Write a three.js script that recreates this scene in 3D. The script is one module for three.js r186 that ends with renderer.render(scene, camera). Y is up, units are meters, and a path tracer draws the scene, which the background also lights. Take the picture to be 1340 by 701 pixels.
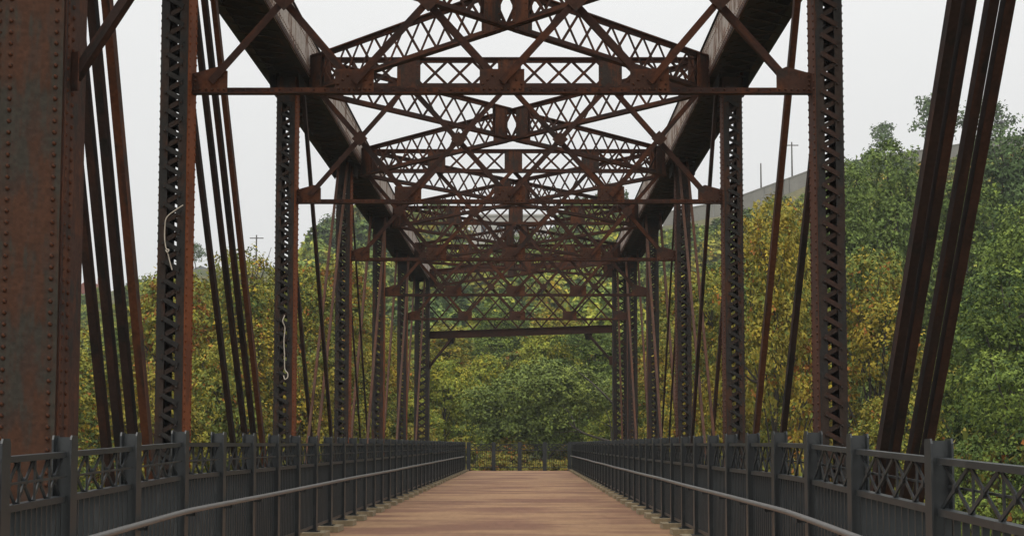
import * as THREE from 'three';
import { mergeGeometries } from 'three/addons/utils/BufferGeometryUtils.js';

// ------------------------------------------------------------------ camera, sky, sun, exposure
const scene = new THREE.Scene();
const camera = new THREE.PerspectiveCamera(2 * Math.atan(350.5 / 2000) * 180 / Math.PI, 1340 / 701, 0.1, 3000);
camera.position.set(0.33, 1.30, 0);
camera.rotation.set(4.24 * Math.PI / 180, 0, 0);
camera.setViewOffset(1340, 701, -18, -82.5, 1340, 701);
scene.add(camera);

// overcast sky: an even, slightly mottled cloud layer
{
  const W = 256, H = 128, d = new Float32Array(W * H * 4);
  for (let j = 0; j < H; j++) for (let i = 0; i < W; i++) {
    const el = (j + 0.5) / H * Math.PI - Math.PI / 2, s = Math.sin(el), az = i / W * 2 * Math.PI;
    const m = 1 + 0.012 * Math.sin(az * 3 + s * 9) + 0.01 * Math.sin(az * 7 - s * 17 + 1.3);
    const L = 0.80 * m * (1 + 1.5 * Math.max(0, s) ** 2), k = (j * W + i) * 4;
    d[k] = L * 0.995; d[k + 1] = L * 1.0; d[k + 2] = L * 0.995; d[k + 3] = 1;
  }
  const t = new THREE.DataTexture(d, W, H, THREE.RGBAFormat, THREE.FloatType);
  t.mapping = THREE.EquirectangularReflectionMapping; t.magFilter = t.minFilter = THREE.LinearFilter;
  t.needsUpdate = true;
  scene.background = t; scene.environment = t;
}
const sun = new THREE.DirectionalLight(0xfff6ea, 0.9);
sun.position.set(-30, 120, 30); sun.target.position.set(0, 0, -45);
sun.castShadow = true; sun.shadow.radius = 40; sun.shadow.mapSize.set(2048, 2048);
Object.assign(sun.shadow.camera, { left: -120, right: 120, top: 120, bottom: -120, near: 1, far: 400 });
scene.add(sun, sun.target);

const renderer = new THREE.WebGLRenderer({ antialias: true });
renderer.toneMapping = THREE.LinearToneMapping;
renderer.toneMappingExposure = 1.0;
renderer.shadowMap.enabled = true;
scene.fog = new THREE.FogExp2(0xe4e8ea, 0.0004);

// ------------------------------------------------------------------ helpers
function rng(seed) { let a = seed >>> 0; return () => { a = (a + 0x6D2B79F5) | 0; let t = Math.imul(a ^ (a >>> 15), 1 | a); t = (t + Math.imul(t ^ (t >>> 7), 61 | t)) ^ t; return ((t ^ (t >>> 14)) >>> 0) / 4294967296; }; }
const R0 = rng(7);
const V = (x, y, D) => new THREE.Vector3(x, y, -D);       // D = metres ahead of the viewer
const names = new Map();
function numbered(n) { const k = names.get(n) ?? 0; names.set(n, k + 1); return k ? `${n}_${String(k).padStart(3, '0')}` : n; }
function tag(o, label, category, group, kind) {
  if (label) o.userData.label = label; if (category) o.userData.category = category;
  if (group) o.userData.group = group; if (kind) o.userData.kind = kind; return o;
}
const sstep = (a, b, x) => { const t = Math.min(1, Math.max(0, (x - a) / (b - a))); return t * t * (3 - 2 * t); };

// periodic value noise for textures
function noiseLattice(n, seed) { const r = rng(seed), a = new Float32Array(n * n); for (let i = 0; i < a.length; i++) a[i] = r(); return a; }
function fbm(size, baseX, baseY, oct, seed, gain = 0.5) {
  const out = new Float32Array(size * size); let amp = 1, tot = 0;
  for (let o = 0; o < oct; o++) {
    const nx = Math.min(size, baseX << o), ny = Math.min(size, baseY << o), r = rng(seed + o * 101), lat = new Float32Array(nx * ny);
    for (let i = 0; i < lat.length; i++) lat[i] = r();
    for (let y = 0; y < size; y++) {
      const fy = y / size * ny, y0 = Math.floor(fy), ty = fy - y0, sy = ty * ty * (3 - 2 * ty), ya = (y0 % ny) * nx, yb = ((y0 + 1) % ny) * nx;
      for (let x = 0; x < size; x++) {
        const fx = x / size * nx, x0 = Math.floor(fx), tx = fx - x0, sx = tx * tx * (3 - 2 * tx), xa = x0 % nx, xb = (x0 + 1) % nx;
        const p = lat[ya + xa], q = lat[ya + xb], u = lat[yb + xa], v = lat[yb + xb];
        out[y * size + x] += amp * (p + (q - p) * sx + (u - p) * sy + (p - q - u + v) * sx * sy);
      }
    }
    tot += amp; amp *= gain;
  }
  for (let i = 0; i < out.length; i++) out[i] /= tot;
  return out;
}
const s8 = (v) => { v = Math.min(1, Math.max(0, v)); return Math.round(255 * (v <= 0.0031308 ? v * 12.92 : 1.055 * v ** (1 / 2.4) - 0.055)); };
function tex(size, metres, fn, srgb = true) {
  const d = new Uint8Array(size * size * 4), c = [0, 0, 0];
  for (let i = 0; i < size * size; i++) { fn(i, c); for (let k = 0; k < 3; k++) d[i * 4 + k] = srgb ? s8(c[k]) : Math.round(255 * Math.min(1, Math.max(0, c[k]))); d[i * 4 + 3] = 255; }
  const t = new THREE.DataTexture(d, size, size); t.wrapS = t.wrapT = THREE.RepeatWrapping;
  t.magFilter = THREE.LinearFilter; t.minFilter = THREE.LinearMipmapLinearFilter; t.generateMipmaps = true;
  if (srgb) t.colorSpace = THREE.SRGBColorSpace; const m = Array.isArray(metres) ? metres : [metres, metres];
  t.repeat.set(1 / m[0], 1 / m[1]); t.needsUpdate = true; return t;
}
const mix3 = (c, a, b, t) => { for (let k = 0; k < 3; k++) c[k] = a[k] + (b[k] - a[k]) * t; };
const NS = 512;
const nA = fbm(NS, 4, 4, 7, 11, 0.6), nB = fbm(NS, 6, 3, 6, 37, 0.62), nC = fbm(NS, 64, 64, 3, 71), nD = fbm(NS, 24, 3, 5, 91, 0.6);
// weathered steel: old paint, brown scale and bright rust in patches and runs
function rustMat(paint, scale, rust, wScale, wRust, rough = 0.85) {
  const map = tex(NS, 2.2, (i, c) => {
    const a = sstep(0.62 - wScale * 0.3, 0.72 - wScale * 0.3, nA[i] * 0.7 + nD[i] * 0.3), b = sstep(0.6 - wRust * 0.3, 0.74 - wRust * 0.3, nB[i] * 0.6 + nD[i] * 0.4);
    mix3(c, paint, scale, a); const e = [c[0], c[1], c[2]]; mix3(c, e, rust, b);
    const g = (0.68 + 0.64 * nC[i] + (nA[i] - 0.5) * 0.5) * 0.6; for (let k = 0; k < 3; k++) c[k] *= g;
  });
  const m = new THREE.MeshPhysicalMaterial({ map, roughness: rough, metalness: 0.0, bumpScale: 0.004, specularIntensity: 0.4 });
  m.bumpMap = rustBump; return m;
}
const rustBump = tex(NS, 2.2, (i, c) => { c[0] = c[1] = c[2] = 0.5 * nC[i] + 0.5 * nA[i]; }, false);
const M = {
  postDark: rustMat([0.046, 0.042, 0.039], [0.06, 0.04, 0.031], [0.10, 0.044, 0.025], 0.5, 0.1),
  postBrown: rustMat([0.055, 0.043, 0.037], [0.075, 0.043, 0.033], [0.13, 0.052, 0.027], 0.9, 0.35),
  postOrange: rustMat([0.13, 0.046, 0.024], [0.21, 0.064, 0.024], [0.32, 0.09, 0.026], 1.1, 0.6),
  postMaroon: rustMat([0.085, 0.048, 0.038], [0.11, 0.05, 0.036], [0.15, 0.058, 0.032], 1.0, 0.5),
  strut: rustMat([0.048, 0.03, 0.025], [0.072, 0.033, 0.023], [0.135, 0.047, 0.022], 0.8, 0.3),
  plate: rustMat([0.06, 0.044, 0.036], [0.09, 0.042, 0.028], [0.16, 0.058, 0.027], 0.75, 0.4),
  endPlate: rustMat([0.075, 0.066, 0.052], [0.085, 0.05, 0.036], [0.115, 0.052, 0.03], 0.65, 0.35),
  chordSide: rustMat([0.66, 0.57, 0.50], [0.34, 0.22, 0.165], [0.19, 0.085, 0.045], 0.3, 0.2),
  chordDark: rustMat([0.03, 0.027, 0.024], [0.04, 0.028, 0.023], [0.075, 0.034, 0.02], 0.5, 0.1),
  bar: rustMat([0.032, 0.025, 0.022], [0.052, 0.029, 0.023], [0.09, 0.04, 0.026], 0.75, 0.3),
  barPale: rustMat([0.13, 0.08, 0.062], [0.14, 0.075, 0.052], [0.16, 0.07, 0.04], 1.0, 0.4),
};
const paintTex = tex(NS, 1.1, (i, c) => { const g = 0.78 + 0.3 * nC[i] + 0.35 * (nA[i] - 0.5), w = sstep(0.66, 0.74, nB[i]) * 0.5; c[0] = 0.024 * g + 0.03 * w; c[1] = 0.0285 * g + 0.03 * w; c[2] = 0.031 * g + 0.029 * w; });
M.rail = new THREE.MeshPhysicalMaterial({ map: paintTex, roughness: 0.4, specularIntensity: 1.0 });
const pipeTex = tex(NS, 0.9, (i, c) => { const g = 0.8 + 0.35 * nC[i] + 0.4 * (nA[i] - 0.5); c[0] = 0.155 * g; c[1] = 0.15 * g; c[2] = 0.145 * g; });
M.pipe = new THREE.MeshStandardMaterial({ map: pipeTex, roughness: 0.45, metalness: 0.2 });
const woodTex = tex(NS, 1.3, (i, c) => { const g = 0.62 + 0.5 * nD[i] + 0.3 * nC[i]; c[0] = 0.25 * g; c[1] = 0.2 * g; c[2] = 0.12 * g; });
M.block = new THREE.MeshStandardMaterial({ map: woodTex, roughness: 0.9 });
const concTex = tex(NS, 6, (i, c) => { const g = 0.7 + 0.25 * nC[i] + 0.35 * nB[i]; c[0] = 0.24 * g; c[1] = 0.23 * g; c[2] = 0.205 * g; });
M.concrete = new THREE.MeshStandardMaterial({ map: concTex, roughness: 0.95 });
M.rope = new THREE.MeshStandardMaterial({ color: new THREE.Color().setRGB(0.5, 0.44, 0.36), roughness: 0.95 });

// geometry with uv in metres
function boxGeo(w, h, d, r = R0) {
  const g = new THREE.BoxGeometry(w, h, d), uv = g.attributes.uv, S = [[d, h], [d, h], [w, d], [w, d], [w, h], [w, h]];
  const ou = r() * 9, ov = r() * 9;
  for (let f = 0; f < 6; f++) for (let k = 0; k < 4; k++) { const i = f * 4 + k; uv.setXY(i, uv.getX(i) * S[f][0] + ou + f * 0.37, uv.getY(i) * S[f][1] + ov + f * 0.53); }
  return g;
}
const _m = new THREE.Matrix4();
function barGeo(a, b, w, t, ref) {                          // t thick along ref, w wide across it, running from a to b
  const dir = b.clone().sub(a), L = dir.length(); dir.normalize();
  const n = ref.clone().addScaledVector(dir, -ref.dot(dir)).normalize(), s = new THREE.Vector3().crossVectors(dir, n);
  const g = boxGeo(w, L, t); _m.makeBasis(s, dir, n); _m.setPosition(a.clone().add(b).multiplyScalar(0.5)); g.applyMatrix4(_m); return g;
}
function polyGeo(pts, o, ex, ey, th) {                       // flat polygon plate: pts in (ex, ey) about o, thickness th about o
  const s = new THREE.Shape(pts.map(([x, y]) => new THREE.Vector2(x, y)));
  const g = new THREE.ExtrudeGeometry(s, { depth: th, bevelEnabled: false }); g.translate(0, 0, -th / 2);
  const n = new THREE.Vector3().crossVectors(ex, ey); _m.makeBasis(ex, ey, n); _m.setPosition(o); g.applyMatrix4(_m); return g;
}
const rivetBase = (() => { const g = new THREE.SphereGeometry(0.021, 6, 3, 0, Math.PI * 2, 0, Math.PI / 2); return g; })();
const _q = new THREE.Quaternion(), UP = new THREE.Vector3(0, 1, 0), X = new THREE.Vector3(1, 0, 0), Y = UP, Z = new THREE.Vector3(0, 0, 1);
function rivetGeo(p, n, s = 1) { const g = rivetBase.clone(); _q.setFromUnitVectors(UP, n); _m.compose(p, _q, new THREE.Vector3(s, s, s)); g.applyMatrix4(_m); return g; }
class MB {
  constructor() { this.g = []; }
  box(cx, cy, D, w, h, d) { const g = boxGeo(w, h, d); g.translate(cx, cy, -D); this.g.push(g); return this; }
  bar(a, b, w, t, ref) { this.g.push(barGeo(a, b, w, t, ref)); return this; }
  poly(pts, o, ex, ey, th) { this.g.push(polyGeo(pts, o, ex, ey, th)); return this; }
  rivet(p, n, s) { this.g.push(rivetGeo(p, n, s)); return this; }
  rivetRow(a, b, n, step = 0.11, s) { const L = a.distanceTo(b), k = Math.max(1, Math.round(L / step)); for (let i = 0; i <= k; i++) this.rivet(a.clone().lerp(b, i / k), n, s); return this; }
  add(g) { this.g.push(g); return this; }
  build(name, mat, parent, kind, label) {
    const gs = this.g.map((g) => (g.index ? g.toNonIndexed() : g)); for (const g of gs) for (const k of Object.keys(g.attributes)) if (!['position', 'normal', 'uv'].includes(k)) g.deleteAttribute(k);
    const m = new THREE.Mesh(gs.length > 1 ? mergeGeometries(gs) : gs[0], mat); m.name = name; parent.add(m);
    if (kind) m.userData.kind = kind; if (label) m.userData.label = label; return m;
  }
}
const mb = () => new MB();

// ------------------------------------------------------------------ terrain
const RK = [[-400, 14], [-80, 21], [-65, 24], [-50, 28], [-30, 29], [0, 31], [32, 37], [47, 42.5], [75, 47], [400, 60]];
const ridge = (x) => { for (let i = 0; i + 1 < RK.length; i++) if (x <= RK[i + 1][0]) { const t = Math.max(0, (x - RK[i][0]) / (RK[i + 1][0] - RK[i][0])); return RK[i][1] + (RK[i + 1][1] - RK[i][1]) * t; } return 60; };
const tn = fbm(256, 8, 8, 5, 505);
function ground(x, D) {
  const near = 1 - sstep(8, 26, D), far = sstep(64, 80, D), side = sstep(5, 16, Math.abs(x));
  let y = -11 + near * (10.2 - 5 * side) + far * (9.6 - 3.5 * side);
  const up = Math.min(1, Math.max(0, (D - 88) / 144)) ** 1.5;
  y += up * (ridge(x) - y) + Math.max(0, D - 236) * 0.012;
  y += sstep(26, 60, x) * 9 * (1 - up) * sstep(20, 60, D) + sstep(34, 70, -x) * 4 * (1 - up);
  const ix = ((Math.floor(x * 2) % 256) + 256) % 256, iy = ((Math.floor(D * 2) % 256) + 256) % 256;
  return y + (tn[iy * 256 + ix] - 0.5) * 1.2 * sstep(6, 14, Math.abs(x) + Math.max(0, D - 80));
}
{
  const xs = [], ds = []; for (let i = -64; i <= 64; i++) xs.push(Math.sign(i) * (Math.abs(i) * 1.6 + Math.abs(i / 64) ** 4 * 1400));
  for (let j = 0; j <= 150; j++) ds.push(-60 + j * 2.4 + (j / 150) ** 6 * 1600);
  const p = [], uv = [], idx = [];
  for (const D of ds) for (const x of xs) { p.push(x, ground(x, D), -D); uv.push(x, D); }
  const n = xs.length; for (let j = 0; j < ds.length - 1; j++) for (let i = 0; i < n - 1; i++) { const a = j * n + i; idx.push(a, a + 1, a + n, a + 1, a + n + 1, a + n); }
  const g = new THREE.BufferGeometry(); g.setAttribute('position', new THREE.Float32BufferAttribute(p, 3)); g.setAttribute('uv', new THREE.Float32BufferAttribute(uv, 2)); g.setIndex(idx); g.computeVertexNormals();
  const map = tex(NS, 14, (i, c) => { mix3(c, [0.055, 0.065, 0.022], [0.11, 0.095, 0.035], sstep(0.4, 0.62, nA[i])); const k = 0.55 + 0.9 * nC[i]; c[0] *= k; c[1] *= k; c[2] *= k; });
  const m = new THREE.Mesh(g, new THREE.MeshStandardMaterial({ map, roughness: 1 })); m.name = 'ground'; m.userData.kind = 'structure'; scene.add(m);
}

// ------------------------------------------------------------------ deck
const deckY = (D) => -0.02 * Math.max(0, 13 - D);
const DECK_END = 76.2, HALF = 2.8;
{
  // worn brown wearing surface: tints drawn out across the width
  const a = fbm(1024, 3, 40, 4, 801, 0.5), b = fbm(1024, 64, 64, 4, 811, 0.7), c2 = fbm(1024, 5, 16, 5, 821, 0.5), c3 = fbm(1024, 9, 150, 3, 831, 0.5);
  const map = tex(1024, [5.9, 34], (i, c) => {
    const t = sstep(0.34, 0.66, a[i] * 0.65 + c2[i] * 0.35); mix3(c, [0.20, 0.100, 0.062], [0.33, 0.195, 0.104], t);
    const s = sstep(0.6, 0.74, c3[i]); for (let k = 0; k < 3; k++) c[k] *= (0.86 + 0.28 * b[i]) * (1 - 0.08 * s);
  });
  const bump = tex(1024, [5.9, 34], (i, c) => { c[0] = c[1] = c[2] = b[i]; }, false);
  const mat = new THREE.MeshPhysicalMaterial({ map, roughness: 0.85, specularIntensity: 0.5, bumpMap: bump, bumpScale: 0.003 });
  const ds = []; for (let D = -14; D < 13; D += 3) ds.push(D); ds.push(13); for (let D = 20; D < DECK_END; D += 8) ds.push(D); ds.push(DECK_END);
  const p = [], uv = [], idx = []; ds.forEach((D) => { const y = deckY(D); for (const [x, dy] of [[-HALF, -0.22], [-HALF, 0], [HALF, 0], [HALF, -0.22]]) { p.push(x, y + dy, -D); uv.push(x + (dy ? 0.2 : 0), D); } });
  for (let j = 0; j < ds.length - 1; j++) for (let k = 0; k < 4; k++) { const A = j * 4 + k, B = j * 4 + (k + 1) % 4; idx.push(A, B, A + 4, B, B + 4, A + 4); }
  const e = (ds.length - 1) * 4; idx.push(0, 2, 1, 0, 3, 2, e, e + 1, e + 2, e, e + 2, e + 3);
  let g = new THREE.BufferGeometry(); g.setAttribute('position', new THREE.Float32BufferAttribute(p, 3)); g.setAttribute('uv', new THREE.Float32BufferAttribute(uv, 2)); g.setIndex(idx); g = g.toNonIndexed(); g.computeVertexNormals();
  const m = new THREE.Mesh(g, mat); m.name = 'bridge_deck'; m.userData.kind = 'structure'; scene.add(m);
}

// ------------------------------------------------------------------ the truss bridge
const bridge = new THREE.Group(); bridge.name = 'truss_bridge'; scene.add(bridge);
tag(bridge, 'rust-brown riveted steel truss bridge with latticed posts and overhead cross bracing', 'bridge');
const T = 4.5, YB = 6.16, Y0 = 8.52, Y1 = 9.12, CH0 = 8.7, CH1 = 9.55, PIN = -4.1;
const PD = [0, 20.9, 30.58, 40.26, 49.94, 59.62];
const P0D = { [-1]: 14.55, [1]: 10.3 }, P6D = { [-1]: 69, [1]: 65 };
const pd = (k, s) => (k === 0 ? P0D[s] : k === 6 ? P6D[s] : PD[k]);

// vertical posts: two channels joined by lacing bars front and back
const LW = 0.185, LZ = 0.25, LP = 0.13;
const lacingMats = [M.postDark, M.postBrown];
const lacingProto = [0, 1].map((k) => { const g = barGeo(new THREE.Vector3(-0.118, -LP / 2, 0), new THREE.Vector3(0.118, LP / 2, 0).multiply(new THREE.Vector3(1, 1, 1)), 0.064, 0.012, Z); if (k) g.scale(-1, 1, 1); return k ? barGeo(new THREE.Vector3(-0.118, LP / 2, 0), new THREE.Vector3(0.118, -LP / 2, 0), 0.064, 0.012, Z) : g; });
function latticePost(k, s) {
  const D = PD[k], x = s * T, top = CH0 - 0.01, bot = PIN - 0.2, H = top - bot, cy = (top + bot) / 2, near = k <= 2;
  const dark = M.postDark;
  const b = mb();
  b.box(x - LW + 0.01, cy, D, 0.02, H, 2 * LZ).box(x + LW - 0.01, cy, D, 0.02, H, 2 * LZ);
  for (const dz of [-1, 1]) for (const dx of [-1, 1]) b.box(x + dx * (LW - 0.066), cy, D + dz * (LZ - 0.01), 0.092, H, 0.018);
  const post = b.build('vertical_post', dark, bridge);
  // rust-bright plate on the side that faces the deck
  const ip = mb().box(x - s * (LW + 0.008), cy, D, 0.012, H - 0.02, 2 * LZ - 0.01);
  ip.build('side_plate', s < 0 ? M.postOrange : M.postMaroon, post);
  if (k <= 3) {
    const rv = mb(), nx = new THREE.Vector3(-s, 0, 0), xi = x - s * (LW + 0.014);
    for (const dz of [-1, 1]) rv.rivetRow(V(xi, 0.8, D + dz * (LZ - 0.06)), V(xi, top - 0.2, D + dz * (LZ - 0.06)), nx, 0.105);
    rv.build('rivets', s < 0 ? M.postOrange : M.postMaroon, post, 'stuff');
    const r2 = mb();
    for (let y = 0.9; y < top - 0.5; y += LP) { const i = Math.round((y - 0.9) / LP); r2.rivet(V(x + (i % 2 ? 0.105 : -0.105), y, D - LZ - 0.015), Z, 0.95); }
    for (const dx of [-1, 1]) r2.rivetRow(V(x + dx * LW, 0.8, D - LZ + 0.05), V(x + dx * LW, top - 0.2, D - LZ + 0.05), new THREE.Vector3(dx, 0, 0), 0.105);
    r2.build('rivets', dark, post, 'stuff');
  }
  const rest = mb();
  for (let i = 0, y = bot + 0.3; y < top - 0.5; i++, y += LP) {
    const down = i % 2;                                     // falling bars outside the flange, rising bars inside it
    const zf = D - LZ + (down ? -0.0075 : 0.0275);
    if (near && y > 0.9) {
      const m = new THREE.Mesh(lacingProto[down], down && k === 1 && s > 0 ? M.postBrown : dark); m.name = 'lacing_bar'; m.position.set(x, y + LP / 2, -zf); post.add(m);
    } else { const g = lacingProto[down].clone(); g.translate(x, y + LP / 2, -zf); rest.add(g); }
    const g = lacingProto[1 - down].clone(); g.translate(x, y + LP / 2, -(D + LZ + (down ? 0.0075 : -0.0275))); rest.add(g);
  }
  rest.build('lacing', dark, post, 'stuff');
  for (const q of [-1, 1]) mb().box(x, top - 0.27, D + q * (LZ + 0.008), 2 * LW - 0.02, 0.5, 0.014).build('tie_plate', dark, post);
}
for (let k = 1; k <= 5; k++) for (const s of [-1, 1]) latticePost(k, s);

// end posts: near ones are solid riveted boxes, far ones show their latticed inner side
function endPost(k, s) {
  const D = pd(k, s), w = 0.66, d = 0.72, x = s * (T - 0.14), top = CH0 - 0.02, bot = PIN - 0.2, H = top - bot, cy = (top + bot) / 2, near = k === 0;
  const inner = near ? -1 : 1, b = mb();
  b.box(x - w / 2 + 0.02, cy, D, 0.035, H, d).box(x + w / 2 - 0.02, cy, D, 0.035, H, d);
  for (const dz of near ? [1] : [-1, 1]) for (const dx of [-1, 1]) b.box(x + dx * (w / 2 - 0.1), cy, D + dz * (d / 2 - 0.01), 0.12, H, 0.02);
  const post = b.build('end_post', near ? M.plate : M.postDark, bridge, null, near ? 'solid riveted plate end post' : 'latticed end post at the far portal');
  if (near) {
    mb().box(x, cy, D - d / 2 - 0.012, w - 0.01, H, 0.022).build('cover_plate', M.endPlate, post);
    const r = mb(), zf = D - d / 2 - 0.023; for (const dx of [-s * 0.26, s * 0.17, s * 0.28]) r.rivetRow(V(x + dx, 0.4, zf), V(x + dx, top, zf), Z, 0.106, 1.15);
    const xi = x - s * w / 2; for (const dz of [-0.27, -0.1]) r.rivetRow(V(xi, 0.4, D + dz), V(xi, top, D + dz), new THREE.Vector3(-s, 0, 0), 0.106, 1.15);
    r.build('rivets', M.plate, post, 'stuff');
    mb().box(x - s * (w / 2 + 0.008), cy, D - d / 2 + 0.03, 0.014, H, 0.05).build('angle', M.strut, post);
  }
  const l = mb();
  for (const zf of near ? [D + d / 2 + 0.012] : [D - d / 2 - 0.012, D + d / 2 + 0.02]) for (let y = bot + 0.2; y < top - 0.4; y += 0.32) { l.bar(V(x - 0.26, y, zf), V(x + 0.26, y + 0.32, zf), 0.06, 0.01, Z).bar(V(x - 0.26, y + 0.32, zf - 0.013), V(x + 0.26, y, zf - 0.013), 0.06, 0.01, Z); }
  l.build('lacing', near ? M.plate : M.postDark, post, 'stuff');
}
for (const s of [-1, 1]) { endPost(0, s); endPost(6, s); }

// top chords
for (const s of [-1, 1]) {
  const a = pd(0, s) - 0.4, e = pd(6, s) + 0.45, L = e - a, c = (a + e) / 2, x = s * 4.5, w = 0.92, H = CH1 - CH0, cy = (CH0 + CH1) / 2;
  const b = mb();
  b.box(x + s * (w / 2 - 0.015), cy, c, 0.03, H, L).box(x, CH1 + 0.012, c, w + 0.06, 0.024, L);
  for (const dx of [-1, 1]) b.box(x + dx * (w / 2 - 0.1), CH0 + 0.012, c, 0.14, 0.02, L);
  b.box(x - s * (w / 2 - 0.035), cy, c, 0.02, H, L);
  b.box(x, CH0 + 0.2, c, w - 0.12, 0.015, L - 0.2);
  b.box(x, cy, a - 0.01, w, H, 0.02).box(x, cy, e + 0.01, w, H, 0.02);
  const ch = b.build('top_chord', M.chordDark, bridge);
  mb().box(x - s * (w / 2 - 0.012), cy, c, 0.022, H - 0.02, L).build('side_plate', M.chordSide, ch);
  const r = mb(), xi = x - s * w / 2 + s * 0.001, n = new THREE.Vector3(-s, 0, 0);
  for (const dy of [0.07, 0.2, H - 0.2, H - 0.07]) r.rivetRow(V(xi, CH0 + dy, 18), V(xi, CH0 + dy, 46), n, 0.14, 0.9);
  r.build('rivets', M.chordSide, ch, 'stuff');
  mb().box(x - s * (w / 2 + 0.004), CH0 + 0.06, c, 0.012, 0.12, L - 0.1).build('angle', M.strut, ch);
  const l = mb(); for (let D = a + 0.2; D < e - 0.6; D += 0.55) { l.bar(V(x - 0.37, CH0 - 0.006, D), V(x + 0.37, CH0 - 0.006, D + 0.55), 0.075, 0.012, Y).bar(V(x - 0.37, CH0 + 0.03, D + 0.55), V(x + 0.37, CH0 + 0.03, D), 0.075, 0.012, Y); }
  l.build('lacing', M.chordDark, ch, 'stuff');
  for (let k = 1; k <= 5; k++) for (const dx of [-1, 1]) mb().poly([[-0.62, 0.3], [0.62, 0.3], [0.62, -0.1], [0.36, -0.45], [-0.36, -0.45], [-0.62, -0.1]], V(x + dx * (w / 2 + 0.012) * 0.62, CH0 + 0.15, PD[k]), new THREE.Vector3(0, 0, -1), Y, 0.02).build('gusset', M.chordDark, ch);
}

// lattice girder: top and bottom flange with crossed bars between
function latticeGirder(name, a2, b2, y0, y1, single, plates, parent, opts = {}) {
  const A0 = V(a2[0], y0, a2[1]), B0 = V(b2[0], y0, b2[1]), A1 = V(a2[0], y1, a2[1]), B1 = V(b2[0], y1, b2[1]);
  const dir = B0.clone().sub(A0), L = dir.length(); dir.normalize(); const n = new THREE.Vector3().crossVectors(dir, Y).normalize();
  const fw = opts.fw ?? 0.15, b = mb();
  b.bar(A1, B1, fw, 0.025, Y).bar(A0, B0, fw, 0.025, Y);
  for (const q of [-1, 1]) { b.bar(A1.clone().addScaledVector(n, q * 0.02).addScaledVector(Y, -0.05), B1.clone().addScaledVector(n, q * 0.02).addScaledVector(Y, -0.05), 0.075, 0.014, n); b.bar(A0.clone().addScaledVector(n, q * 0.02).addScaledVector(Y, 0.05), B0.clone().addScaledVector(n, q * 0.02).addScaledVector(Y, 0.05), 0.075, 0.014, n); }
  const g = b.build(name, M.strut, parent);
  const pitch = opts.pitch ?? 0.5, cnt = Math.round((L - 0.5) / pitch), st = (L - 0.5) / cnt, rest = mb();
  const clear = (t) => !plates.some(([p, w]) => t > p - w / 2 && t + st < p + w / 2);
  const pt = (t, y, o) => A0.clone().addScaledVector(dir, t).setY(y).addScaledVector(n, o);
  for (let i = 0; i < cnt; i++) {
    const t = 0.25 + i * st; if (!clear(t)) continue;
    const g1 = barGeo(pt(t, y0 + 0.05, 0.007), pt(t + st, y1 - 0.05, 0.007), 0.055, 0.01, n), g2 = barGeo(pt(t, y1 - 0.05, -0.007), pt(t + st, y0 + 0.05, -0.007), 0.055, 0.01, n);
    if (single) { mb().add(g1).build('lattice_bar', M.strut, g); mb().add(g2).build('lattice_bar', M.strut, g); } else rest.add(g1).add(g2);
  }
  if (rest.g.length) rest.build('lacing', M.strut, g, 'stuff');
  for (const [p, w, lo = 0, hi = 0] of plates) {
    const q = mb(); for (const o of [-1, 1]) q.add(barGeo(pt(p, y0 - lo + 0.012, o * 0.04), pt(p, y1 + hi - 0.012, o * 0.04), w, 0.014, n));
    if (single) for (const o of [-1, 1]) for (const e of [-1, 1]) q.rivetRow(pt(p + e * (w / 2 - 0.05), y0 + 0.04, o * 0.047), pt(p + e * (w / 2 - 0.05), y1 - 0.04, o * 0.047), n.clone().multiplyScalar(o), 0.12, 0.8);
    q.build('plate', M.plate, g);
  }
  return g;
}
const NX = [-2.05, 0, 2.05];
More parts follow.
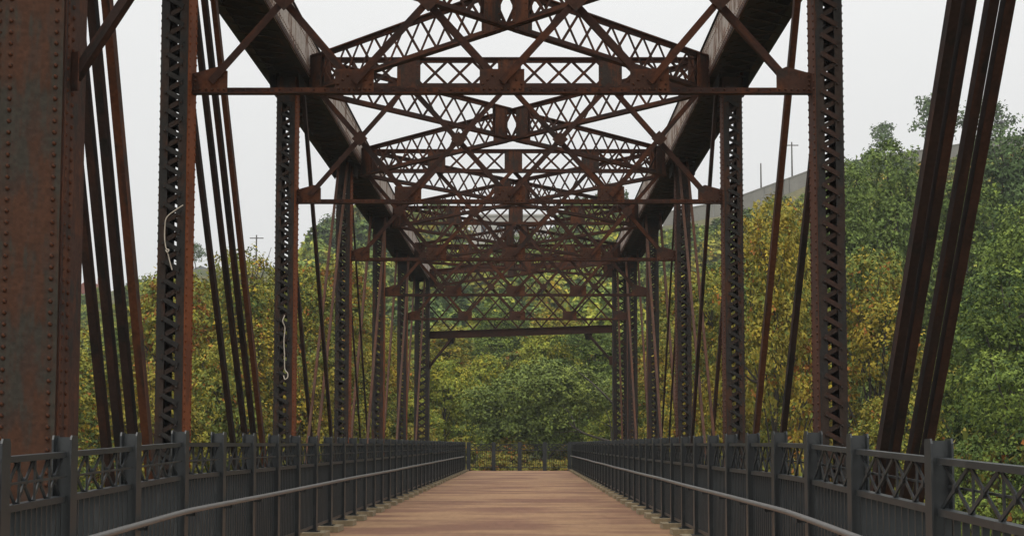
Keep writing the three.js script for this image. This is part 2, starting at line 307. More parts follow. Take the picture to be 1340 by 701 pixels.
for (let k = 1; k <= 5; k++) {
  const D = PD[k], fine = k <= 3;
  latticeGirder('top_strut', [-4.03, D], [4.03, D], Y0, Y1, k === 2 || k === 3, [[0.2, 0.4, 0.05, 0.1], ...NX.map((x) => [x + 4.03, 0.47]), [7.86, 0.4, 0.05, 0.1]], bridge);
  // sway frame: lower strut, four crossed bays of angles, gussets
  const f = mb().box(0, YB + 0.037, D - 0.0, 2 * (T - LW) - 0.03, 0.074, 0.02).box(0, YB - 0.008, D, 2 * (T - LW) - 0.03, 0.014, 0.15);
  if (fine) f.rivetRow(V(-4.2, YB + 0.045, D - 0.011), V(4.2, YB + 0.045, D - 0.011), Z, 0.16, 0.8);
  const fr = f.build('sway_frame', M.strut, bridge);
  const bx = [-(T - LW) + 0.28, ...NX, T - LW - 0.28], tx = [-3.98, ...NX, 3.98], yb = YB + 0.14, yt = Y0 + 0.06;
  for (let i = 0; i < 4; i++) {
    const mk = (x0, x1, o) => { const q = mb(), a = V(x0, yb, D + o), e = V(x1, yt, D + o); q.bar(a, e, 0.1, 0.014, Z); const s = e.clone().sub(a).normalize(), w = new THREE.Vector3(-s.y, s.x, 0).multiplyScalar(0.044); q.bar(a.clone().add(w).setZ(a.z - 0.05), e.clone().add(w).setZ(a.z - 0.05), 0.012, 0.09, Z); q.build('diagonal_brace', M.strut, fr); };
    mk(bx[i], tx[i + 1], -0.07); mk(bx[i + 1], tx[i], 0.07);
    // where the two braces cross
    const x0 = bx[i], x1 = tx[i + 1], x2 = bx[i + 1], x3 = tx[i], t = (x2 - x0) / ((x1 - x0) - (x3 - x2)), cx = x0 + (x1 - x0) * t, cyy = yb + (yt - yb) * t;
    mb().poly([[-0.16, 0], [0, -0.16], [0.16, 0], [0, 0.16]], V(cx, cyy, D - 0.1), X, Y, 0.012).build('gusset', M.plate, fr);
  }
  for (const x of NX) {
    const w = x === 0 ? 0.31 : 0.27, q = mb().poly([[-w, 0], [w, 0], [w, 0.33], [-w, 0.33]], V(x, YB + 0.002, D - 0.022), X, Y, 0.014);
    if (fine) for (let i = -3; i <= 3; i++) { q.rivet(V(x + i * w * 0.27, YB + 0.05, D - 0.03), Z); if (i) q.rivet(V(x + Math.sign(i) * (w - 0.04 - (3 - Math.abs(i)) * 0.07), YB + 0.12 + (3 - Math.abs(i)) * 0.06, D - 0.03), Z); }
    q.build('gusset', M.plate, fr);
  }
  for (const s of [-1, 1]) {
    const xo = T - LW - 0.005, q = mb().poly([[0, 0], [s * -0.5, 0], [s * -0.5, 0.3], [s * -0.36, 0.36], [0, 0.26]], V(s * xo, YB + 0.002, D - 0.026), X, Y, 0.014);
    if (fine) { q.rivetRow(V(s * (xo - 0.05), YB + 0.04, D - 0.033), V(s * (xo - 0.05), YB + 0.24, D - 0.033), Z, 0.07); q.rivetRow(V(s * (xo - 0.12), YB + 0.04, D - 0.033), V(s * (xo - 0.46), YB + 0.04, D - 0.033), Z, 0.08); }
    q.build('gusset', M.plate, fr);
  }
}
// lateral bracing between the chords, panel by panel
for (let k = 0; k < 6; k++) {
  for (const s of [-1, 1]) {
    const a = [-s * 4.03, pd(k, -s) + 0.05], e = [s * 4.03, pd(k + 1, s) - 0.05], L = Math.hypot(e[0] - a[0], e[1] - a[1]), dy = s * 0.006;
    latticeGirder('lateral_brace', a, e, Y0 - 0.1 + dy, Y1 + 0.02 + dy, k === 1 || k === 2, [[0.22, 0.44], [L / 2 - 0.42, 0.42, 0.04], [L / 2 + 0.42, 0.42, 0.04], [L - 0.22, 0.44]], bridge);
  }
}
// skewed portals at both ends
for (const k of [0, 6]) {
  const A = [-4.12, pd(k, -1)], B = [4.12, pd(k, 1)], dx = B[0] - A[0], dD = B[1] - A[1], L = Math.hypot(dx, dD);
  const at = (t, y) => V(A[0] + dx * t / L, y, A[1] + dD * t / L), dir = at(1, 0).sub(at(0, 0)).normalize(), n = new THREE.Vector3().crossVectors(dir, Y).normalize();
  const y0 = 6.22, y1 = 9.1;
  const po = mb().bar(at(0, y0), at(L, y0), 0.32, 0.03, n).bar(at(0, y0 - 0.155), at(L, y0 - 0.155), 0.2, 0.02, Y).bar(at(0, y0 + 0.155), at(L, y0 + 0.155), 0.2, 0.02, Y).build('portal_frame', M.strut, bridge);
  mb().bar(at(0, y1), at(L, y1), 0.26, 0.03, n).bar(at(0, y1 - 0.125), at(L, y1 - 0.125), 0.2, 0.02, Y).build('upper_strut', M.strut, po);
  const st = 1.13, hgt = y1 - y0 - 0.3;
  for (let i = -2; i * st < L; i++) for (const q of [0, 1]) {
    let t0 = i * st, t1 = t0 + hgt, ya = y0 + 0.15, yb = y1 - 0.12;
    let u0 = Math.max(0.05, t0), u1 = Math.min(L - 0.05, t1); if (u1 - u0 < 0.3) continue;
    let v0 = ya + (yb - ya) * (u0 - t0) / hgt, v1 = ya + (yb - ya) * (u1 - t0) / hgt; if (q) { u0 = L - u0; u1 = L - u1; }
    const o = q ? 0.02 : -0.02; mb().bar(at(u0, v0).addScaledVector(n, o), at(u1, v1).addScaledVector(n, o), 0.065, 0.014, n).build('lattice_brace', M.strut, po);
  }
  for (const q of [0, 1]) {
    const f = (t) => (q ? L - t : t);
    mb().bar(at(f(0.12), 4.82), at(f(1.25), y0 - 0.17), 0.1, 0.08, n).build('knee_brace', M.bar, po);
    mb().poly([[-0.2, 0], [0.2, 0], [0.12, -0.26], [-0.12, -0.26]], at(f(1.22), y0 - 0.17), dir, Y, 0.02).build('gusset', M.chordDark, po);
    mb().poly([[-0.14, -0.18], [0.06, -0.18], [0.06, 0.2], [-0.14, 0.2]].map(([u, v]) => [q ? -u : u, v]), at(f(0.16), 4.85).addScaledVector(n, 0.062), dir, Y, 0.016).build('gusset', M.plate, po);
  }
}
// eyebars (main diagonals) and counter rods
function eyebar(s, xo, Da, ya, Db, yb, w, t, mat, name = 'eyebar') {
  const x = s * (T + xo), a = V(x, ya, Da), e = V(x, yb, Db), b = mb().bar(a, e, w, t, X);
  for (const p of [a, e]) { const g = new THREE.CylinderGeometry(w * 1.05, w * 1.05, t * 0.98, 16); g.rotateZ(Math.PI / 2); g.translate(p.x, p.y, p.z); b.add(g); }
  b.build(name, mat, bridge);
}
const YT = 9.05;
for (const s of [-1, 1]) {
  const four = s < 0 ? [-0.31, -0.145, 0.02, 0.185] : [-0.31, -0.175, 0.03, 0.175];
  for (const o of four) eyebar(s, o, pd(0, s) + 0.3, YT, PD[1] - 0.2, PIN, 0.16, 0.09, s < 0 && o < -0.3 ? M.plate : M.bar);
  for (const o of s < 0 ? [-0.27, -0.13, 0.02, 0.24] : [-0.2, 0.27]) eyebar(s, o, PD[1] + 0.1, YT, PD[2] - 0.2, PIN, 0.16, s < 0 ? 0.075 : 0.09, o < -0.19 ? M.plate : M.bar);
  for (const o of [-0.24, 0.24]) eyebar(s, o, PD[2] + 0.1, YT, PD[3] - 0.15, PIN, 0.15, 0.07, M.bar);
  for (const o of [-0.12, 0.1]) eyebar(s, o, PD[3] - 0.1, YT, PD[2] + 0.15, PIN, 0.075, 0.06, M.barPale, 'counter_rod');
  for (const o of [-0.24, 0.24]) eyebar(s, o, PD[4] - 0.1, YT, PD[3] + 0.15, PIN, 0.15, 0.07, M.barPale);
  for (const o of [-0.1, 0.12]) eyebar(s, o, PD[3] + 0.1, YT, PD[4] - 0.15, PIN, 0.06, 0.05, M.bar, 'counter_rod');
  for (const o of [-0.27, 0.2]) eyebar(s, o, PD[5] - 0.1, YT, PD[4] + 0.2, PIN, 0.16, 0.07, M.barPale);
  for (const o of [-0.27, 0.2]) eyebar(s, o, pd(6, s) - 0.3, YT, PD[5] + 0.2, PIN, 0.16, 0.07, M.barPale);
  // bottom chord below the deck
  for (let k = 0; k < 6; k++) for (const o of [-0.36, 0.36]) eyebar(s, o, pd(k, s), PIN, pd(k + 1, s), PIN, 0.22, 0.05, M.bar, 'bottom_chord');
}
for (let k = 1; k <= 5; k++) { const b = mb().box(0, -1.0, PD[k], 2 * (T - LW) - 0.06, 1.1, 0.03).box(0, -0.45, PD[k], 2 * (T - LW) - 0.06, 0.03, 0.36).box(0, -1.55, PD[k], 2 * (T - LW) - 0.06, 0.03, 0.36); b.build('floor_beam', M.chordDark, bridge); }
for (const x of [-2.2, -0.75, 0.75, 2.2]) mb().box(x, -0.33, 40, 0.2, 0.2, 62).build('stringer', M.chordDark, bridge);
// abutments that carry the ends
for (const [k, c, dd] of [[0, 12.8, 6.5], [6, 67, 7]]) { const b = mb().box(0, -6.35, c, 11.5, 3.9, dd).box(0, -2.45, c + (k ? 4.4 : -4.4), 11.5, 4.0, 1.2); tag(b.build(numbered('abutment'), M.concrete, scene), k ? 'concrete abutment under the far latticed end posts of the bridge' : 'concrete abutment under the solid plate end post of the bridge', 'abutment'); }

// ------------------------------------------------------------------ railings
const PH = 1.42, RT = 1.315, RM = 1.035, RBm = 0.16;
const postGeo = (() => {                                     // rolled H section with clipped flange tops; x = across, z = along
  const gs = [], fl = (x) => { const s = new THREE.Shape([[-0.072, 0], [0.072, 0], [0.072, PH - 0.03], [0.055, PH], [-0.055, PH], [-0.072, PH - 0.03]].map((p) => new THREE.Vector2(...p))); const g = new THREE.ExtrudeGeometry(s, { depth: 0.012, bevelEnabled: false }); g.rotateY(Math.PI / 2); g.translate(x - 0.006, 0, 0); return g; };
  gs.push(fl(-0.058), fl(0.058)); const web = boxGeo(0.104, PH - 0.012, 0.012); web.translate(0, (PH - 0.012) / 2, 0); gs.push(web.toNonIndexed());
  const bp = boxGeo(0.2, 0.016, 0.2); bp.translate(0, 0.008, 0); gs.push(bp.toNonIndexed());
  return mergeGeometries(gs.map((g) => (g.index ? g.toNonIndexed() : g)));
})();
function rail(name, label, axis, fixed, posts, opts) {
  // axis 'D': runs along the bridge at x = fixed; axis 'x': runs across at D = fixed
  const g = new THREE.Group(); g.name = numbered(name); scene.add(g); tag(g, label, 'railing');
  const along = axis === 'D', p3 = (t, y, o = 0) => (along ? V(fixed + o, y + deckY(t), t) : V(t, y, fixed + o));
  const thick = along ? X : Z;
  const order = posts.map((p) => p);
  order.forEach((t) => { const m = new THREE.Mesh(postGeo, M.rail); m.name = 'post'; m.position.copy(p3(t, along ? 0.085 : 0)); if (along) m.scale.y = (PH - 0.085) / PH; if (!along) { m.rotation.y = Math.PI / 2; m.scale.z = 1.35; } g.add(m); });
  const balRest = mb(), latRest = mb(); let nb = 0, nl = 0;
  for (let i = 0; i + 1 < order.length; i++) {
    const a = order[i] + 0.075, e = order[i + 1] - 0.075;
    const own = i >= (opts.first ?? 0) && nb < 288;
    for (const [y, h, w, nm] of [[RT - 0.018, 0.036, 0.066, 'top_rail'], [RM - 0.02, 0.04, 0.066, 'middle_rail'], [RBm, 0.04, 0.045, 'bottom_rail']]) mb().bar(p3(a, y), p3(e, y), h, w, thick).build(nm, M.rail, g);
    const n = opts.bal ?? 12, cells = opts.cells ?? 4;
    for (let k = 0; k < n; k++) { const t = a + (e - a) * (k + 0.5) / n, q = barGeo(p3(t, RBm + 0.02), p3(t, RM - 0.04), along ? 0.022 : 0.014, along ? 0.036 : 0.014, thick); if (own) { mb().add(q).build('baluster', M.rail, g); nb++; } else balRest.add(q); }
    const ya = RM, yb = RT - 0.036, ym = (ya + yb) / 2, put = (q) => { if (i >= (opts.first ?? 0) && nl < 290) { mb().add(q).build('lattice_bar', M.rail, g); nl++; } else latRest.add(q); };
    for (let k = 0; k < cells; k++) {
      const t0 = a + (e - a) * k / cells, t1 = a + (e - a) * (k + 1) / cells;
      put(barGeo(p3(t0, ya, 0.006), p3(t1, yb, 0.006), 0.024, 0.01, thick)); put(barGeo(p3(t0, yb, -0.006), p3(t1, ya, -0.006), 0.024, 0.01, thick));
      if (k) put(barGeo(p3(t0, ya, 0.018), p3(t0, yb, 0.018), 0.018, 0.012, thick));
      const d = new THREE.CylinderGeometry(0.027, 0.027, 0.03, 10); if (along) d.rotateZ(Math.PI / 2); else d.rotateX(Math.PI / 2); const c = p3((t0 + t1) / 2, ym); d.translate(c.x, c.y, c.z); latRest.add(d);
    }
    put(barGeo(p3(a, ym, 0.03), p3(e, ym, 0.03), 0.014, 0.01, thick));
  }
  if (balRest.g.length) balRest.build('baluster_run', M.rail, g, 'stuff');
  if (latRest.g.length) latRest.build('lattice_run', M.rail, g, 'stuff');
  return g;
}
const range = (a, n, s) => Array.from({ length: n }, (_, i) => a + i * s);
const RX = 2.65, leftPosts = [7.0, 8.6, 9.9, 11.55, ...range(13.2, 38, 1.65)], rightPosts = [4.3, 6.4, 8.6, ...range(10.7, 40, 1.65)];
const railL = rail('railing', 'dark grey railing with pipe handrail beside the posts with dangling ropes', 'D', -RX, leftPosts, { first: 0 });
const railR = rail('railing', 'dark grey railing with pipe handrail beside the golden and green trees', 'D', RX, rightPosts, { first: 1 });
rail('railing', 'short dark railing without handrail closing off the end of the deck', 'x', 75.75, [-2.5, -1.26, 0.03, 1.27, 2.5], { bal: 10, cells: 4 });
for (const [g, s, posts] of [[railL, -1, leftPosts], [railR, 1, rightPosts]]) {
  const x = s * (RX - 0.135), pts = [];
  const end = posts[posts.length - 1] - 0.3, r2 = rng(5 + s);
  for (let D = 4; D < 13; D += 1.5) pts.push(V(x, 0.745 + deckY(D), D));
  for (let D = 13; D <= end; D += 4.1) pts.push(V(x + (r2() - 0.5) * 0.012, 0.745 + (r2() - 0.5) * 0.012, D));
  const curve = new THREE.CatmullRomCurve3(pts, false, 'catmullrom', 0.1), hg = new THREE.TubeGeometry(curve, 160, 0.024, 12);
  const uv = hg.attributes.uv; for (let i = 0; i < uv.count; i++) uv.setXY(i, uv.getX(i) * 70, uv.getY(i) * 0.15);
  const h = new THREE.Mesh(hg, M.pipe); h.name = 'handrail'; g.add(h);
  for (const D of posts) { if (D < 4.5 || D > end) continue; const y = 0.745 + deckY(D) - 0.05; mb().bar(V(s * (RX - 0.06), y, D), V(x, y, D), 0.02, 0.02, Y).bar(V(x, y - 0.008, D), V(x, y + 0.035, D), 0.02, 0.02, X).build('bracket', M.rail, h); }
  const rb = rng(90 + s); for (const D of posts) {
    const bg = mb().box(s * (RX - 0.015), deckY(D) + 0.045, D, 0.37 + rb() * 0.05, 0.084, 0.5 + rb() * 0.2); const m = bg.build('base_block', M.block, g); void m;
  }
}

// ropes hanging on two posts
function rope(pts, label, rad = 0.007) { const g = new THREE.TubeGeometry(new THREE.CatmullRomCurve3(pts), 90, rad, 6); const m = new THREE.Mesh(g, M.rope); m.name = numbered('rope'); scene.add(m); tag(m, label, 'rope'); return m; }
{
  const D = PD[1] - 0.35, q = (px, py, dd = 0) => V(0.33 + (px - 688) / 2000 * D, 1.3 + (581 - py) / 2000 * D, D + dd);
  rope([q(235, 266), q(226, 272), q(214, 283, -0.02), q(211.5, 297), q(211.5, 310), q(214, 324), q(218, 326, -0.03), q(216.5, 329, -0.04), q(213.5, 326, -0.02), q(216, 331), q(219, 342), q(222, 352)], 'pale cord snagged in a bow on the lacing of a dark post', 0.008);
  const E = PD[2] - 0.36, w = (px, py, dd = 0) => V(0.33 + (px - 688) / 2000 * E, 1.3 + (581 - py) / 2000 * E, E + dd);
  rope([w(371, 412), w(369, 420, -0.03), w(371.5, 428), w(370.5, 445), w(371.5, 465), w(372.5, 484), w(376, 488, -0.02), w(376, 494, -0.03), w(372.5, 496, -0.02), w(370.5, 491)], 'pale rope hanging straight with a curled end on a latticed post', 0.011);
}
// ------------------------------------------------------------------ trees
const barkTex = tex(NS, 1.6, (i, c) => { const g = 0.5 + 0.9 * nD[i]; c[0] = 0.075 * g; c[1] = 0.062 * g; c[2] = 0.05 * g; });
M.bark = new THREE.MeshStandardMaterial({ map: barkTex, roughness: 1 });
const greyBark = M.bark.clone(); greyBark.color.setRGB(2.2, 2.3, 2.3);
M.leaf = new THREE.MeshPhysicalMaterial({ vertexColors: true, roughness: 0.85, specularIntensity: 0.25, side: THREE.DoubleSide });
// palettes: leaf colours and how often each occurs
const PAL = {
  olive: [[[0.190, 0.165, 0.024], 5], [[0.145, 0.145, 0.024], 5], [[0.095, 0.115, 0.026], 3], [[0.25, 0.18, 0.02], 2], [[0.22, 0.085, 0.018], 1.1], [[0.06, 0.085, 0.022], 1.5]],
  gold: [[[0.22, 0.165, 0.022], 3], [[0.18, 0.15, 0.024], 5], [[0.145, 0.14, 0.024], 5], [[0.25, 0.15, 0.016], 0.5], [[0.09, 0.11, 0.024], 3], [[0.2, 0.08, 0.018], 0.7]],
  green: [[[0.082, 0.112, 0.022], 5], [[0.058, 0.086, 0.02], 5], [[0.11, 0.14, 0.024], 3], [[0.036, 0.058, 0.017], 3]],
  bright: [[[0.095, 0.13, 0.03], 5], [[0.072, 0.104, 0.026], 4], [[0.125, 0.16, 0.038], 2]],
  dark: [[[0.055, 0.085, 0.03], 5], [[0.042, 0.068, 0.026], 4], [[0.07, 0.105, 0.036], 3]],
  yellowgreen: [[[0.19, 0.2, 0.03], 5], [[0.135, 0.165, 0.028], 5], [[0.23, 0.205, 0.025], 3], [[0.085, 0.115, 0.025], 2]],
  rust: [[[0.15, 0.125, 0.024], 4], [[0.22, 0.085, 0.02], 2], [[0.115, 0.13, 0.026], 6], [[0.18, 0.15, 0.025], 4]],
};
function pickPal(p, r) { let s = 0; for (const [, w] of p) s += w; let t = r() * s; for (const [c, w] of p) { t -= w; if (t < 0) return c; } return p[0][0]; }
const gauss = (r) => (r() + r() + r() - 1.5) * 1.15;
// crown of many leaf-sized faces in twig clumps over uneven lobes; lobes: [x, y, z, rx, ry, rz]
function crownGeo(lobes, clumps, perClump, leaf, pal, seed, spread = 0.34, droop = 0) {
  const r = rng(seed), n = clumps * perClump, pos = new Float32Array(n * 9), col = new Float32Array(n * 9), nor = new Float32Array(n * 9); let o = 0;
  const area = lobes.map((l) => l[3] * l[4] + l[4] * l[5] + l[3] * l[5]), tot = area.reduce((a, b) => a + b, 0);
  const lobeTint = lobes.map(() => pickPal(pal, r)), d = new THREE.Vector3(), nrm = new THREE.Vector3(), u = new THREE.Vector3(), v = new THREE.Vector3();
  for (let c = 0; c < clumps; c++) {
    let t = r() * tot, li = 0; while (li < lobes.length - 1 && (t -= area[li]) > 0) li++;
    const L = lobes[li]; let z = r() * 2 - 1; if (z < -0.45 && r() < 0.5) z = -z; const a = r() * 6.2832, q = Math.sqrt(1 - z * z); d.set(q * Math.cos(a), z, q * Math.sin(a));
    const wob = 1 + 0.16 * Math.sin(d.x * 5 + li) * Math.cos(d.z * 6 - li * 2) + 0.1 * Math.sin(d.y * 9 + li * 3), rad = (0.74 + 0.3 * Math.sqrt(r())) * wob;
    const cx = L[0] + d.x * L[3] * rad, cy = L[1] + d.y * L[4] * rad, cz = L[2] + d.z * L[5] * rad, base = r() < 0.55 ? lobeTint[li] : pickPal(pal, r), cj = 0.8 + 0.4 * r();
    for (let k = 0; k < perClump; k++) {
      const px = cx + gauss(r) * spread, pz = cz + gauss(r) * spread, py = cy + gauss(r) * spread * 0.7 - droop * r();
      nrm.set(d.x * 0.6 + gauss(r) * 0.9, d.y * 0.6 + 0.55 + gauss(r) * 0.8, d.z * 0.6 + gauss(r) * 0.9).normalize();
      u.set(r() - 0.5, r() - 0.5 - droop, r() - 0.5).addScaledVector(nrm, -u.dot(nrm)).normalize(); v.crossVectors(nrm, u);
      const s = leaf * (0.6 + 0.8 * r()), w = s * 0.42, cc = r() < 0.8 ? base : pickPal(pal, r), j = cj * (0.82 + 0.36 * r());
      const P = [px + u.x * s * 0.5, py + u.y * s * 0.5, pz + u.z * s * 0.5, px - u.x * s * 0.5 + v.x * w, py - u.y * s * 0.5 + v.y * w, pz - u.z * s * 0.5 + v.z * w, px - u.x * s * 0.5 - v.x * w, py - u.y * s * 0.5 - v.y * w, pz - u.z * s * 0.5 - v.z * w];
      for (let e = 0; e < 9; e++) { pos[o + e] = P[e]; nor[o + e] = e % 3 === 0 ? nrm.x : e % 3 === 1 ? nrm.y : nrm.z; col[o + e] = cc[e % 3] * j * 1.65; }
      o += 9;
    }
  }
  const g = new THREE.BufferGeometry(); g.setAttribute('position', new THREE.BufferAttribute(pos, 3)); g.setAttribute('normal', new THREE.BufferAttribute(nor, 3)); g.setAttribute('color', new THREE.BufferAttribute(col, 3)); return g;
}
function taper(pts, r0, r1, seg = 8, rad = 7) {
  const g = new THREE.TubeGeometry(new THREE.CatmullRomCurve3(pts), seg, 1, rad), p = g.attributes.position, cv = new THREE.CatmullRomCurve3(pts), c = new THREE.Vector3();
  for (let i = 0; i <= seg; i++) { cv.getPointAt(i / seg, c); const s = r0 + (r1 - r0) * i / seg; for (let k = 0; k <= rad; k++) { const q = i * (rad + 1) + k; p.setXYZ(q, c.x + (p.getX(q) - c.x) * s, c.y + (p.getY(q) - c.y) * s, c.z + (p.getZ(q) - c.z) * s); } }
  g.computeVertexNormals(); return g;
}
function trunkGeo(lobes, h, r0, seed, lean = [0, 0]) {
  const r = rng(seed), gs = [], top = new THREE.Vector3(lean[0], h * 0.8, lean[1]);
  const pts = [new THREE.Vector3(0, -0.6, 0), new THREE.Vector3(lean[0] * 0.1 + (r() - 0.5) * 0.4, h * 0.25, lean[1] * 0.1 + (r() - 0.5) * 0.4), new THREE.Vector3(lean[0] * 0.45 + (r() - 0.5) * 0.6, h * 0.52, lean[1] * 0.45 + (r() - 0.5) * 0.6), top];
  gs.push(taper(pts, r0, r0 * 0.25, 10)); const cv = new THREE.CatmullRomCurve3(pts), s = new THREE.Vector3();
  for (const L of lobes) { const t = Math.min(0.9, Math.max(0.2, (L[1] - L[4] * 0.9) / (h * 0.8) * 0.8)); cv.getPointAt(t, s); const e = new THREE.Vector3(L[0], L[1] + L[4] * 0.3, L[2]), m = s.clone().lerp(e, 0.5); m.y += 0.25 * s.distanceTo(e) * (r() - 0.3); gs.push(taper([s.clone(), m, e], r0 * 0.42 * (1 - t * 0.5), 0.03, 7, 6)); for (let k = 0; k < 3; k++) { const e2 = e.clone().add(new THREE.Vector3(gauss(r) * L[3] * 0.8, gauss(r) * L[4] * 0.8 + L[4] * 0.3, gauss(r) * L[5] * 0.8)); gs.push(taper([m.clone().lerp(e, 0.3), m.clone().lerp(e2, 0.6), e2], 0.05, 0.012, 5, 5)); } }
  return mergeGeometries(gs.map((g) => g.toNonIndexed()));
}
function randomLobes(h, w, low, n, seed, pointy = 0) {     // uneven pile of lobes between low and h
  const r = rng(seed), out = [];
  for (let i = 0; i < n; i++) { const t = (i + 0.5) / n, y = low + (h - low) * (0.08 + 0.8 * t), wid = w * (1 - pointy * t) * Math.sin(Math.PI * Math.min(0.92, 0.22 + 0.72 * t)) , a = i * 2.4 + r() * 1.2, rad = wid * (0.42 + 0.55 * r()), s = (0.26 + 0.2 * r()) * w; out.push([Math.cos(a) * rad, y, Math.sin(a) * rad, s, s * (0.62 + 0.3 * r()), s]); }
  out.push([0, h - w * 0.36, 0, w * 0.4, w * 0.36, w * 0.4]);
  return out;
}
const KIND = {
  olive: { label: 'yellowing olive-green tree with rusty leaf patches in the ravine below the bridge', cat: 'tree', group: 'yellowing trees in the ravine' },
  gold: { label: 'golden autumn tree beside the bridge', cat: 'tree', group: 'golden autumn trees' },
  green: { label: 'full leafy mid-green tree beside the bridge', cat: 'tree', group: 'mid-green trees' },
  bright: { label: 'upright fresh-green tree with spiky shoots below the highway wall', cat: 'tree', group: 'upright fresh-green trees' },
  dark: { label: 'broad dark blue-green tree on the slope below the highway wall', cat: 'tree', group: 'dark trees on the slope' },
  yellowgreen: { label: 'light yellow-green tree behind the railing at the deck end', cat: 'tree', group: 'yellow-green trees past the deck end' },
  rust: { label: 'low bush with rust-red and olive leaves in the ravine', cat: 'bush', group: 'rusty low bushes' },
};
const VAR = {};
function variant(kind, i) {
  const key = kind + i; if (VAR[key]) return VAR[key];
  const seed = [...key].reduce((a, c) => a * 31 + c.charCodeAt(0), 7) >>> 0, low = kind === 'rust' ? 0.2 : 1.4;
  const far = i >= 5, H = kind === 'rust' ? 4 : kind === 'yellowgreen' ? 10 : 17, W = kind === 'bright' ? 3.6 : kind === 'rust' ? 2.6 : 4.4;
  const lobes = randomLobes(H, W, low, kind === 'rust' ? 6 : kind === 'bright' ? 18 : kind === 'yellowgreen' ? 15 : 22, seed, kind === 'bright' ? 0.4 : 0.1);
  if (kind === 'green' || kind === 'dark') for (const L of lobes) { L[4] *= 0.72; L[3] *= 1.06; L[5] *= 1.06; }
  if (kind === 'bright') { const r = rng(seed + 5); for (let k = 0; k < 16; k++) { const a = r() * 6.28, q = W * (0.3 + 0.6 * r()); lobes.push([Math.cos(a) * q, H * (0.45 + 0.5 * r() * (1.15 - q / W)), Math.sin(a) * q, 0.45, 1.5, 0.45]); } }
  const n = kind === 'rust' ? 1100 : far ? 3400 : kind === 'green' ? 5600 : 5000;
  return (VAR[key] = { H, crown: crownGeo(lobes, n, 9, far ? 0.17 : kind === 'green' ? 0.135 : 0.14, PAL[kind], seed, far ? 0.26 : 0.22), trunk: trunkGeo(lobes, H, kind === 'rust' ? 0.07 : 0.2, seed + 3) });
}
const LOOK = { olive: 'yellowing olive-green tree', gold: 'golden autumn tree', green: 'full mid-green tree', bright: 'upright spiky fresh-green tree', dark: 'broad dark green tree', yellowgreen: 'light yellow-green tree', rust: 'low rusty-olive bush' };
const ORD = ['first', 'second', 'third', 'fourth', 'fifth'];
function treeLabel(kind, x, D, top) {
  if (D > 80 && Math.abs(x) < 8) return `${top > 8 && kind !== 'yellowgreen' ? 'tall ' : ''}${LOOK[kind]} ${D < 86 ? 'right behind' : D < 99 ? 'a little beyond' : 'well beyond'} the end railing, ${x < 0 ? 'roped-post' : 'highway-wall'} side`;
  const near = Math.abs(x) < 11 ? 'hugging' : Math.abs(x) < 17 ? 'a little off' : 'well off', lev = D > 76 ? 'far end' : `${ORD[Math.max(0, Math.min(4, Math.round((D - 20.9) / 9.68)))]} latticed post`;
  return `${LOOK[kind]} ${near} the bridge by its ${lev}, ${x < 0 ? 'roped-post' : 'highway-wall'} side`;
}
function addTree(kind, vi, x, D, top, width = 1, label, groupName) {
  const v = variant(kind, D > 82 && kind !== 'rust' ? vi + 5 : vi), y = ground(x, D) - 0.1, sy = (top - y) / v.H, g = new THREE.Group(); g.name = numbered(kind === 'rust' ? 'bush' : 'tree');
  const K = KIND[kind]; tag(g, label ?? treeLabel(kind, x, D, top), K.cat, K.group);
  const t = new THREE.Mesh(v.trunk, M.bark); t.name = 'trunk'; const c = new THREE.Mesh(v.crown, M.leaf); c.name = 'crown'; g.add(t, c);
  g.position.set(x, y, -D); g.scale.set(width, sy, width); g.rotation.y = (x * 1.7 + D * 0.9) % 6.28; scene.add(g); return g;
}
